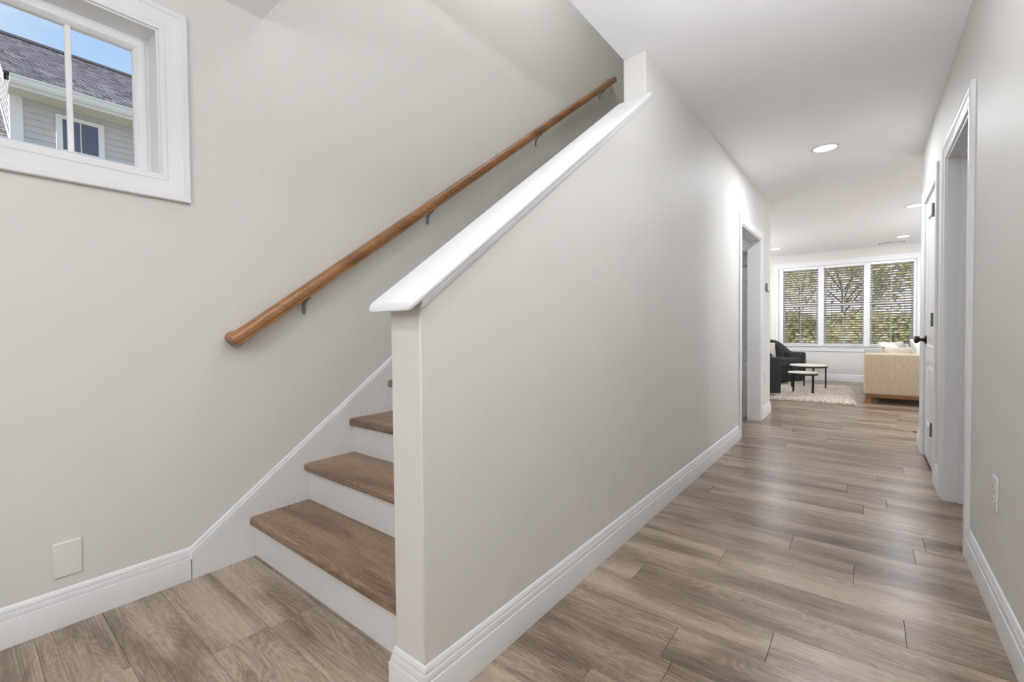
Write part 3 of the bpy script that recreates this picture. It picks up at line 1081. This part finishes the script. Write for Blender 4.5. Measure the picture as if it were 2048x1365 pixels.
names = ('at the left end of the triple window', 'in the middle of the triple window', 'at the right end of the triple window beside the door')
PITCH_S = .0435
slat_cache = {}
for (a, b), where in zip(UN, names):
    bl = empty('window_blind', ((a + b) / 2, Y_FAR + .045, z1 - .012))
    tag(bl, 'open slatted blind ' + where, 'blind', 'blinds in the triple window')
    hwid = (b - a) / 2 - .004
    top = 0
    hgt = z1 - .012 - z0
    obj('headrail', MB().box(-hwid, hwid, -.022, .030, -.045, -.001), M['vinyl'], bl, bevel=.003)
    tl = math.radians(23)
    dy, dz = .024 * math.cos(tl), .024 * math.sin(tl)
    e = .0013
    sm = MB().prism([(-dy, dz), (-dy, dz - 2 * e), (0, .002 - e), (dy, -dz), (dy, -dz + 2 * e), (0, .002 + e)], 'x', -hwid, hwid).mesh('slat')
    sm.materials.append(M['slat'])
    z = -.070
    while z > -hgt + .045:
        obj('slat', sm, None, bl, loc=(0, .002, z))
        z -= PITCH_S
    obj('bottom_rail', MB().box(-hwid, hwid, -.022, .026, -hgt + .004, -hgt + .022), M['vinyl'], bl, bevel=.003)
    for xx in (-hwid * .62, hwid * .62):
        obj('ladder_cord', MB().cyl((xx, -.026, -.045), (xx, -.026, -hgt + .02), .0012, n=6).cyl((xx, .030, -.045), (xx, .030, -hgt + .02), .0012, n=6), M['cord'], bl)

# ------------------------------------------------------------------ living room furniture
def rounded_box(sx_, sy_, sz_, r, puff=0.0, seg=4):
    """box centred on the origin in x,y, standing on z=0; soft edges baked in."""
    bm = bmesh.new()
    bmesh.ops.create_cube(bm, size=1.0)
    for v in bm.verts:
        v.co = V((v.co.x * sx_, v.co.y * sy_, (v.co.z + .5) * sz_))
    bmesh.ops.bevel(bm, geom=list(bm.edges), offset=r, segments=seg, profile=.5, affect='EDGES')
    me = bpy.data.meshes.new('rounded')
    bm.to_mesh(me)
    bm.free()
    for p in me.polygons:
        p.use_smooth = True
    return me


def pillow_mesh(wd, ht, th_, n=14):
    mb = MB()
    vs, fs = [], []
    for s in (1, -1):
        for i in range(n + 1):
            for j in range(n + 1):
                u_, v_ = 2 * i / n - 1, 2 * j / n - 1
                k_ = (1 - abs(u_) ** 2.6) * (1 - abs(v_) ** 2.6)
                pinch = 1 - .07 * (1 - abs(u_)) * 0 - .05 * (1 - u_ * u_) * abs(v_) - .05 * (1 - v_ * v_) * abs(u_)
                vs.append((u_ * wd / 2 * pinch, s * th_ / 2 * max(k_, 0) ** .55, v_ * ht / 2 * pinch))
    q = (n + 1) * (n + 1)
    for s in (0, 1):
        for i in range(n):
            for j in range(n):
                a = s * q + i * (n + 1) + j
                fs.append((a, a + 1, a + n + 2, a + n + 1))
    mb.add(vs, fs)
    me = mb.mesh('pillow')
    bm = bmesh.new(); bm.from_mesh(me)
    bmesh.ops.remove_doubles(bm, verts=bm.verts, dist=.0005)
    bmesh.ops.recalc_face_normals(bm, faces=bm.faces)
    bm.to_mesh(me); bm.free()
    for p in me.polygons:
        p.use_smooth = True
    return me


def pillow(name, loc, rot, size, mat, label):
    o = obj(name, pillow_mesh(*size), mat)
    o.location = loc
    o.rotation_euler = rot
    return tag(o, label, 'pillow')


# sofa facing the armchairs: near arm towards the viewer
SX0, SY0, SLEN, SDEP = -.022, 7.54, 2.06, .98
sf = empty('sofa', (SX0, SY0, 0))
tag(sf, 'beige linen sofa on a wooden base beside the closed door', 'sofa')
obj('arm', rounded_box(SDEP, .15, .545, .03), M['sofa'], sf, loc=(SDEP / 2, .075, .115))
obj('arm', rounded_box(SDEP, .15, .545, .03), M['sofa_in'], sf, loc=(SDEP / 2, SLEN - .075, .115), label='far arm in grey')
obj('backrest', rounded_box(.17, SLEN - .30, .62, .04), M['sofa'], sf, loc=(SDEP - .085, SLEN / 2, .115))
obj('seat_deck', rounded_box(SDEP - .18, SLEN - .302, .17, .02), M['sofa'], sf, loc=((SDEP - .18) / 2, SLEN / 2, .115))
for s in (0, 1):
    ln = (SLEN - .31) / 2
    obj('seat_cushion', rounded_box(.78, ln - .006, .16, .045), M['sofa'], sf, loc=(.39, .155 + ln * (s + .5), .285))
    obj('back_cushion', rounded_box(.17, ln - .01, .30, .06), M['sofa'], sf, loc=(.72, .155 + ln * (s + .5), .44))
obj('base_rail', MB().box(.02, SDEP - .02, .018, .05, .075, .118).box(.02, SDEP - .02, SLEN - .05, SLEN - .018, .075, .118).box(.02, .05, .05, SLEN - .05, .075, .118), M['sofa_wood'], sf, bevel=.003)
for x in (.022, SDEP - .085):
    for y in (.012, SLEN - .075):
        obj('leg', MB().box(x, x + .062, y, y + .062, 0, .116), M['sofa_wood'], sf, bevel=.004)
pillow('throw_pillow', (SX0 + .36, 7.98, .60), (math.radians(-28), 0, math.radians(52)), (.48, .46, .15), M['pillow_a'], 'pale grey square pillow leaning at the front of the beige sofa pile')
pillow('throw_pillow', (SX0 + .45, 7.79, .565), (math.radians(-34), 0, math.radians(20)), (.46, .42, .14), M['pillow_b'], 'cream pillow just behind the near sofa arm')
pillow('throw_pillow', (SX0 + .62, 8.16, .66), (math.radians(-22), 0, math.radians(70)), (.50, .48, .15), M['pillow_c'], 'dark taupe pillow standing highest against the sofa back')
pillow('throw_pillow', (SX0 + .63, 7.80, .635), (math.radians(-20), 0, math.radians(60)), (.46, .46, .14), M['pillow_a'], 'white pillow in the corner of the sofa beside the door knob')


def make_chair(loc, rz, label):
    """barrel armchair facing local +X."""
    r = empty('armchair', loc, rz)
    tag(r, label, 'armchair', 'pair of charcoal barrel armchairs')
    # U-shaped shell
    pts = []
    W2, D = .36, .74
    for i in range(8):
        pts.append((D / 2 - i * .05, W2))
    n = 20
    for i in range(n + 1):
        a = math.pi / 2 + math.pi * i / n
        pts.append((-.0 + .34 * math.cos(a) * 1.0, W2 * math.sin(a)))
    for i in range(8)[::-1]:
        pts.append((D / 2 - i * .05, -W2))
    m_ = len(pts)
    rows = []
    for i, (x, y) in enumerate(pts):
        p0 = V(pts[max(0, i - 1)]); p1 = V(pts[min(m_ - 1, i + 1)])
        d = (p1 - p0).normalized()
        nn = V((d.y, -d.x))          # outward?
        if nn.dot(V((x - .05, y))) < 0:
            nn = -nn
        t = max(0.0, min(1.0, (.12 - x) / .36))
        t = t * t * (3 - 2 * t)
        zt = .575 + .215 * t
        th2 = .055
        ci, co = V((x, y)) - nn * th2, V((x, y)) + nn * th2
        cil, col_ = V((x, y)) - nn * th2, V((x, y)) + nn * (th2 - .02)
        rows.append([(cil.x, cil.y, .10), (ci.x, ci.y, zt - .03), (ci.x + nn.x * .012, ci.y + nn.y * .012, zt - .008), (x, y, zt),
                     (co.x - nn.x * .012, co.y - nn.y * .012, zt - .008), (co.x, co.y, zt - .03), (co.x, co.y, .25), (col_.x, col_.y, .06), (cil.x, cil.y, .06)])
    kk = len(rows[0])
    vs = [p for rw in rows for p in rw]
    fs = [(i * kk + q, i * kk + (q + 1) % kk, (i + 1) * kk + (q + 1) % kk, (i + 1) * kk + q) for i in range(m_ - 1) for q in range(kk)]
    fs += [tuple(range(kk)), tuple(range(m_ * kk - 1, (m_ - 1) * kk - 1, -1))]
    obj('shell', MB().add(vs, fs), M['charcoal'], r, bevel=.012, seg=2)
    obj('seat_cushion', rounded_box(.62, .605, .17, .045), M['charcoal'], r, loc=(.085, 0, .305))
    obj('front_panel', rounded_box(.60, .60, .25, .012), M['charcoal'], r, loc=(.055, 0, .055))
    obj('back_cushion', rounded_box(.13, .50, .34, .05), M['charcoal'], r, loc=(-.20, 0, .44))
    obj('plinth', MB().cyl((0, 0, 0), (0, 0, .056), .27, n=32), M['black_metal'], r)
    return r


cA = make_chair((-1.43, 7.60, .0145), math.radians(20), 'charcoal barrel armchair nearest the hall corner, mostly hidden')
cB = copy_tree(cA)
cB.location = (-1.38, 9.36, .0)
cB.rotation_euler = (0, 0, math.radians(-38))
cB['label'] = 'charcoal barrel armchair with a pillow in front of the window'
pillow('throw_pillow', (-1.44, 9.27, .615), (math.radians(-16), math.radians(8), math.radians(46)), (.42, .30, .13), M['pillow_d'], 'speckled cream pillow on the charcoal armchair')


def nest_table(loc, r, h, label, rot):
    t = empty('nesting_table', loc, rot)
    tag(t, label, 'table', 'nesting tables on the rug')
    obj('top', MB().lathe([(0, h - .018), (r - .004, h - .018), (r, h - .012), (r, h - .003), (r - .004, h), (0, h)], (0, 0, 0), (0, 0, 1), 40), M['table_top'], t, smooth=True)
    obj('apron_ring', MB().lathe([(r - .004, h - .019), (r - .002, h - .042), (r - .014, h - .042), (r - .014, h - .019)], (0, 0, 0), (0, 0, 1), 40), M['black_metal'], t, smooth=True)
    for i in range(4):
        a = i * math.pi / 2
        x, y = (r - .022) * math.cos(a), (r - .022) * math.sin(a)
        l_ = MB().box(x - .009, x + .009, y - .009, y + .009, 0, h - .02)
        l_.box(x - .02, x + .02, y - .012, y + .012, 0, .008)
        obj('leg', l_, M['black_metal'], t)
    return t


nest_table((-.735, 8.74, .0145), .262, .387, 'larger round pale-topped nesting table with black legs', math.radians(20))
nest_table((-.762, 8.22, .0145), .200, .307, 'smaller round pale-topped nesting table in front of the larger one', math.radians(50))

# shag rug
rg = empty('rug', (-.95, 8.22, 0), math.radians(2))
tag(rg, 'cream shag rug under the nesting tables', 'rug')
RXW, RYL = .80, 1.02
obj('backing', MB().box(-RXW, RXW, -RYL, RYL, 0, .014), M['rug'], rg)
random.seed(11)
pm = MB()
vs, fs = [], []
for i in range(9000):
    x = random.uniform(-RXW - .012, RXW + .012)
    y = random.uniform(-RYL - .012, RYL + .012)
    if i < 1500:
        if i % 2:
            y = random.choice((-1, 1)) * (RYL + random.uniform(-.03, .02))
        else:
            x = random.choice((-1, 1)) * (RXW + random.uniform(-.03, .02))
    h = random.uniform(.024, .046)
    a = random.uniform(0, 6.28)
    wv = .011
    lx, ly = random.uniform(-.02, .02), random.uniform(-.02, .02)
    b_ = len(vs)
    for q in range(3):
        t = a + q * 2.094
        vs.append((x + wv * math.cos(t), y + wv * math.sin(t), .004))
    vs.append((x + lx, y + ly, h))
    fs += [(b_, b_ + 1, b_ + 3), (b_ + 1, b_ + 2, b_ + 3), (b_ + 2, b_, b_ + 3)]
pm.add(vs, fs)
obj('pile', pm, M['rug'], rg, kind='stuff')

# ------------------------------------------------------------------ mudroom bench and shelf
bn = empty('mudroom_bench', (-1.60, 5.77, 0))
tag(bn, 'white built-in bench seen low through the left doorway', 'bench')
obj('seat', MB().box(-.55, .56, -.21, .205, .425, .465), M['trim'], bn, bevel=.004)
obj('face_rail', MB().box(-.55, .56, -.195, -.175, .335, .424), M['trim'], bn, bevel=.002)
for x in (-.55, -.02, .505):
    obj('divider', MB().box(x, x + .05, -.195, .205, 0, .335), M['trim'], bn)
sh = empty('hook_shelf', (-1.60, 5.98, 1.78))
tag(sh, 'white wall shelf with hook board on the shiplap', 'shelf')
obj('board', MB().box(-.55, .56, -.03, 0, -.01, .125), M['trim'], sh, bevel=.002)
obj('shelf_top', MB().box(-.56, .57, -.20, 0, .125, .15), M['trim'], sh, bevel=.003)
for x in (-.4, -.1, .2):
    h = MB()
    h.cyl((x, -.03, .05), (x, -.075, .04), .006, n=8).cyl((x, -.075, .04), (x, -.085, .075), .006, n=8)
    obj('hook', h, M['black_metal'], sh, smooth=True)

# ------------------------------------------------------------------ neighbouring house
nh = empty('neighbor_house', (-12, .78, -.45))
tag(nh, 'grey-sided neighbour house with dark shingle roof beyond the square window', 'house')
NX, NY, NZ = -12.0, .78, -.45


def npart(name, mb, mat, **kw):
    mb.v = [(x - NX, y - NY, z - NZ) for x, y, z in mb.v]
    return obj(name, mb, mat, nh, **kw)


YE2 = 9.0
EX, EZ, RP = -11.5, 5.49, .667
RX = -14.45
RZ = EZ + RP * (EX - RX)
BX = 2 * RX - NX
npart('wall_body', MB().box(BX, NX - .02, NY + .02, YE2, NZ, 5.3).prism([(BX, 5.3), (NX - .02, 5.3), (RX, RZ - .5)], 'y', NY + .02, YE2), M['siding'])
SP = .118
z = 3.2
while z < 5.32:
    zt = min(z + SP, 5.33)
    npart('siding_board', MB().prism([(NX - .02, z), (NX + .022, z), (NX + .003, zt), (NX - .02, zt)], 'y', NY + .1, YE2), M['siding'])
    z += SP
z = 4.2
while z < RZ - .35:
    xr = min(NX, EX - (z - EZ + .25) / RP)
    xl = 2 * RX - xr
    npart('gable_board', MB().prism([(NY + .02, z), (NY - .010, z), (NY - .002, z + SP), (NY + .02, z + SP)], 'x', xl, xr - .02), M['siding'])
    z += SP
npart('corner_board', MB().box(NX - .13, NX + .03, NY - .03, NY + .135, NZ, 5.335), M['exterior_white'], bevel=.004)
# roof courses
EXPO = .14
ca = math.atan(RP)
ncourse = int((EX - RX) / math.cos(ca) / EXPO)


def courses(ex, ez, y0, y1, name):
    L_ = EXPO
    cm = MB()
    dx, dz = math.cos(ca), math.sin(ca)
    nx_, nz_ = math.sin(ca), math.cos(ca)
    t0, t1 = .016, .004
    p = [(0, 0), (t0 * nx_, t0 * nz_), (-L_ * 1.15 * dx + t1 * nx_, L_ * 1.15 * dz + t1 * nz_), (-L_ * 1.15 * dx, L_ * 1.15 * dz)]
    cm.prism(p, 'y', 0, y1 - y0)
    me = cm.mesh('shingle_course')
    me.materials.append(M['shingle'])
    for i in range(ncourse + 1):
        s_ = i * EXPO
        obj(name, me, None, nh, loc=(ex - s_ * dx - NX, y0 - NY, ez + s_ * dz - NZ))


courses(EX, EZ, NY - .12, YE2 + .2, 'shingle_course')
npart('roof_deck', MB().prism([(EX, EZ - .01), (RX, RZ - .01), (2 * RX - EX, EZ - .01), (2 * RX - EX, EZ - .12), (RX, RZ - .12), (EX, EZ - .12)], 'y', NY - .11, YE2 + .19), M['roof_dark'])
npart('ridge_cap', MB().prism([(RX + .16, RZ - .07), (RX, RZ + .055), (RX - .16, RZ - .07)], 'y', NY - .13, YE2 + .2), M['roof_dark'])
npart('fascia', MB().box(EX - .03, EX - .005, NY - .05, YE2, EZ - .20, EZ - .02), M['exterior_white'])
npart('soffit', MB().box(NX - .01, EX - .03, NY - .05, YE2, EZ - .17, EZ - .15), M['soffit'])
yy = NY + .1
while yy < 5:
    npart('soffit_panel', MB().box(NX + .001, EX - .031, yy + .004, yy + .300, EZ - .176, EZ - .170), M['soffit'])
    yy += .304
gp = [(EX - .004, EZ - .02), (EX - .004, EZ - .15), (EX + .06, EZ - .15), (EX + .085, EZ - .11), (EX + .085, EZ - .07), (EX + .11, EZ - .04), (EX + .11, EZ - .015), (EX + .10, EZ - .015)]
npart('gutter', MB().prism(gp, 'y', NY - .05, YE2), M['exterior_white'])
npart('gutter_guard', MB().prism([(EX - .02, EZ + .035), (EX + .105, EZ - .012), (EX + .105, EZ - .018), (EX - .02, EZ + .02)], 'y', NY - .05, YE2), M['gutter_top'])
for y0, y1 in ((NY - .12, NY + .16), (NY + .88, NY + .98)):  # fallen leaves at the gable end, then a short dark strip
    npart('dark_gutter_patch', MB().prism([(EX - .08, EZ + .062), (EX + .10, EZ - .005), (EX + .10, EZ - .012), (EX - .08, EZ + .03)], 'y', y0, y1), M['gutter_patch'], bevel=.006)
for s in (1, -1):
    xe = EX if s == 1 else 2 * RX - EX
    npart('rake_board', MB().prism([(xe, EZ - .20), (xe, EZ - .02), (RX, RZ - .02), (RX, RZ - .20)], 'y', NY - .115, NY - .085), M['exterior_white'])
nw = npart('house_window', MB().box(NX + .012, NX + .05, 1.328, 1.42, 3.6, 5.188).box(NX + .012, NX + .05, 1.922, 2.012, 3.6, 5.188).box(NX + .012, NX + .05, 1.42, 1.922, 5.112, 5.188)
           .box(NX + .012, NX + .05, 1.42, 1.922, 3.6, 3.7), M['exterior_white'], bevel=.004)
q = MB().box(NX + .014, NX + .022, 1.42, 1.922, 3.7, 5.112)
q.v = [(x - NX, y - NY, z - NZ) for x, y, z in q.v]
obj('pane', q, M['dark_pane'], nw)
q = MB().box(NX + .02, NX + .034, 1.42, 1.922, 4.40, 4.545).box(NX + .02, NX + .03, 1.664, 1.678, 4.545, 5.112)
q.v = [(x - NX, y - NY, z - NZ) for x, y, z in q.v]
obj('grille', q, M['exterior_white'], nw)
# lower wing in front of the gable
LEZ = 4.60 - RP * (12.3 + EX)
npart('wing_body', MB().box(BX, NX - .02, -7, NY - .02, NZ, LEZ - .1).prism([(BX, LEZ - .1), (NX - .02, LEZ - .1), (RX, LEZ + RP * (EX - RX) - .4)], 'y', -7, NY - .02), M['siding'])
npart('wing_deck', MB().prism([(EX, LEZ - .01), (RX, LEZ + RP * (EX - RX) - .01), (2 * RX - EX, LEZ - .01), (2 * RX - EX, LEZ - .12), (RX, LEZ + RP * (EX - RX) - .12), (EX, LEZ - .12)], 'y', -7.2, NY - .02), M['roof_dark'])
courses(EX, LEZ, -7.2, NY - .02, 'shingle_course')
npart('flashing', MB().prism([(EX, LEZ + .02), (EX, LEZ + .055), (RX, LEZ + RP * (EX - RX) + .055), (RX, LEZ + RP * (EX - RX) + .02)], 'y', NY - .035, NY - .016), M['exterior_white'])

# ------------------------------------------------------------------ trees beyond the far window
def tree(loc, h, r, leafm, n, seed, label, trunk_r=.055, name='tree', zmin=.35):
    rnd = random.Random(seed)
    t = empty(name, loc)
    tag(t, label, 'tree' if name == 'tree' else 'shrub', 'greenery beyond the far window')
    b = MB()
    b.cyl((0, 0, 0), (0, 0, h * .55), trunk_r, trunk_r * .6, 8)
    tips = []
    for i in range(9):
        a = rnd.uniform(0, 6.28)
        z0_ = h * rnd.uniform(.25, .55)
        p1 = V((math.cos(a) * r * rnd.uniform(.4, .8), math.sin(a) * r * rnd.uniform(.4, .8), z0_ + h * rnd.uniform(.12, .4)))
        b.cyl((0, 0, z0_), p1, trunk_r * .45, trunk_r * .12, 6)
        for j in range(3):
            p2 = p1 + V((rnd.uniform(-.4, .4) * r, rnd.uniform(-.4, .4) * r, rnd.uniform(-.05, .3) * h * .5))
            b.cyl(p1 * .85 + V((0, 0, z0_ * .15)), p2, trunk_r * .15, trunk_r * .05, 5)
            tips.append(p2)
    obj('trunk', b, M['bark'], t, smooth=True)
    lv = MB()
    vs, fs = [], []
    for i in range(n):
        c_ = rnd.choice(tips) + V((rnd.gauss(0, .22), rnd.gauss(0, .22), rnd.gauss(0, .2))) * r
        if c_.z < h * zmin * .3:
            c_.z = h * zmin * .3 + rnd.random() * .2
        s_ = rnd.uniform(.05, .11)
        d1 = V((rnd.gauss(0, 1), rnd.gauss(0, 1), rnd.gauss(0, .6))).normalized()
        d2 = d1.cross(V((rnd.gauss(0, 1), rnd.gauss(0, 1), rnd.gauss(0, 1)))).normalized()
        k_ = len(vs)
        vs += [c_ - d1 * s_, c_ + d2 * s_ * .45, c_ + d1 * s_, c_ - d2 * s_ * .45]
        fs.append((k_, k_ + 1, k_ + 2, k_ + 3))
    lv.v = [tuple(v) for v in vs]
    lv.f = fs
    me = bpy.data.meshes.new('foliage')
    me.from_pydata(lv.v, [], lv.f)
    obj('foliage', me, leafm, t, kind='stuff')
    return t


GZ = -.45
tree((2.6, 15.6, GZ), 4.6, 1.8, M['leaf_a'], 8000, 1, 'bright yellow-green tree seen through the right end of the blinds')
tree((-.6, 18.0, GZ), 4.8, 2.0, M['leaf_c'], 7000, 2, 'pale olive tree seen through the middle of the blinds')
tree((-4.2, 17.0, GZ), 4.6, 2.0, M['leaf_c'], 7000, 3, 'light green tree seen through the left end of the blinds')
tree((3.6, 22.0, GZ), 6.8, 2.5, M['leaf_c'], 5000, 4, 'tall pale tree farther back at the right')
tree((-8.2, 23.0, GZ), 7.2, 2.8, M['leaf_c'], 5000, 5, 'tall pale tree farther back at the left')
tree((-2.4, 24.5, GZ), 7.0, 2.8, M['leaf_a'], 5000, 6, 'broad light green tree at the back of the garden')
tree((9.5, 25.0, GZ), 7.0, 2.8, M['leaf_a'], 7000, 7, 'broad tree at the back right of the garden')
# clipped hedge closing the garden
hd = empty('garden_hedge', (0, 28.5, GZ))
tag(hd, 'long pale green hedge closing the garden behind the trees', 'hedge')
rh = random.Random(9)
vs, fs = [], []
for i in range(14000):
    c_ = V((rh.uniform(-17, 17), rh.uniform(-.6, .4), rh.uniform(.1, 2.4)))
    c_.z *= 1 - .12 * abs(math.sin(c_.x * .9))
    s_ = rh.uniform(.10, .20)
    d1 = V((rh.gauss(0, 1), rh.gauss(0, .6), rh.gauss(0, 1))).normalized()
    d2 = d1.cross(V((rh.gauss(0, 1), rh.gauss(0, 1), rh.gauss(0, 1)))).normalized()
    k_ = len(vs)
    vs += [c_ - d1 * s_, c_ + d2 * s_ * .5, c_ + d1 * s_, c_ - d2 * s_ * .5]
    fs.append((k_, k_ + 1, k_ + 2, k_ + 3))
me = bpy.data.meshes.new('hedge_leaves')
me.from_pydata([tuple(v) for v in vs], [], fs)
obj('hedge_leaves', me, M['leaf_c'], hd, kind='stuff')
obj('hedge_core', MB().box(-17, 17, -.25, .25, 0, 1.9), M['leaf_b'], hd)
for i, (x, y, rr, lm, lab) in enumerate(((-2.6, 14.2, .75, 'leaf_b', 'low green shrub behind the left blind'), (-.5, 14.6, .7, 'leaf_c', 'low olive shrub behind the middle blind'),
                                        (1.6, 14.0, .75, 'leaf_a', 'low bright shrub behind the right blind'), (3.4, 15.2, .8, 'leaf_b', 'rounded shrub at the far right of the garden'))):
    tree((x, y, GZ), 1.6, rr, M[lm], 1800, 20 + i, lab, .03, 'shrub', .2)
print('planks', n_planks)
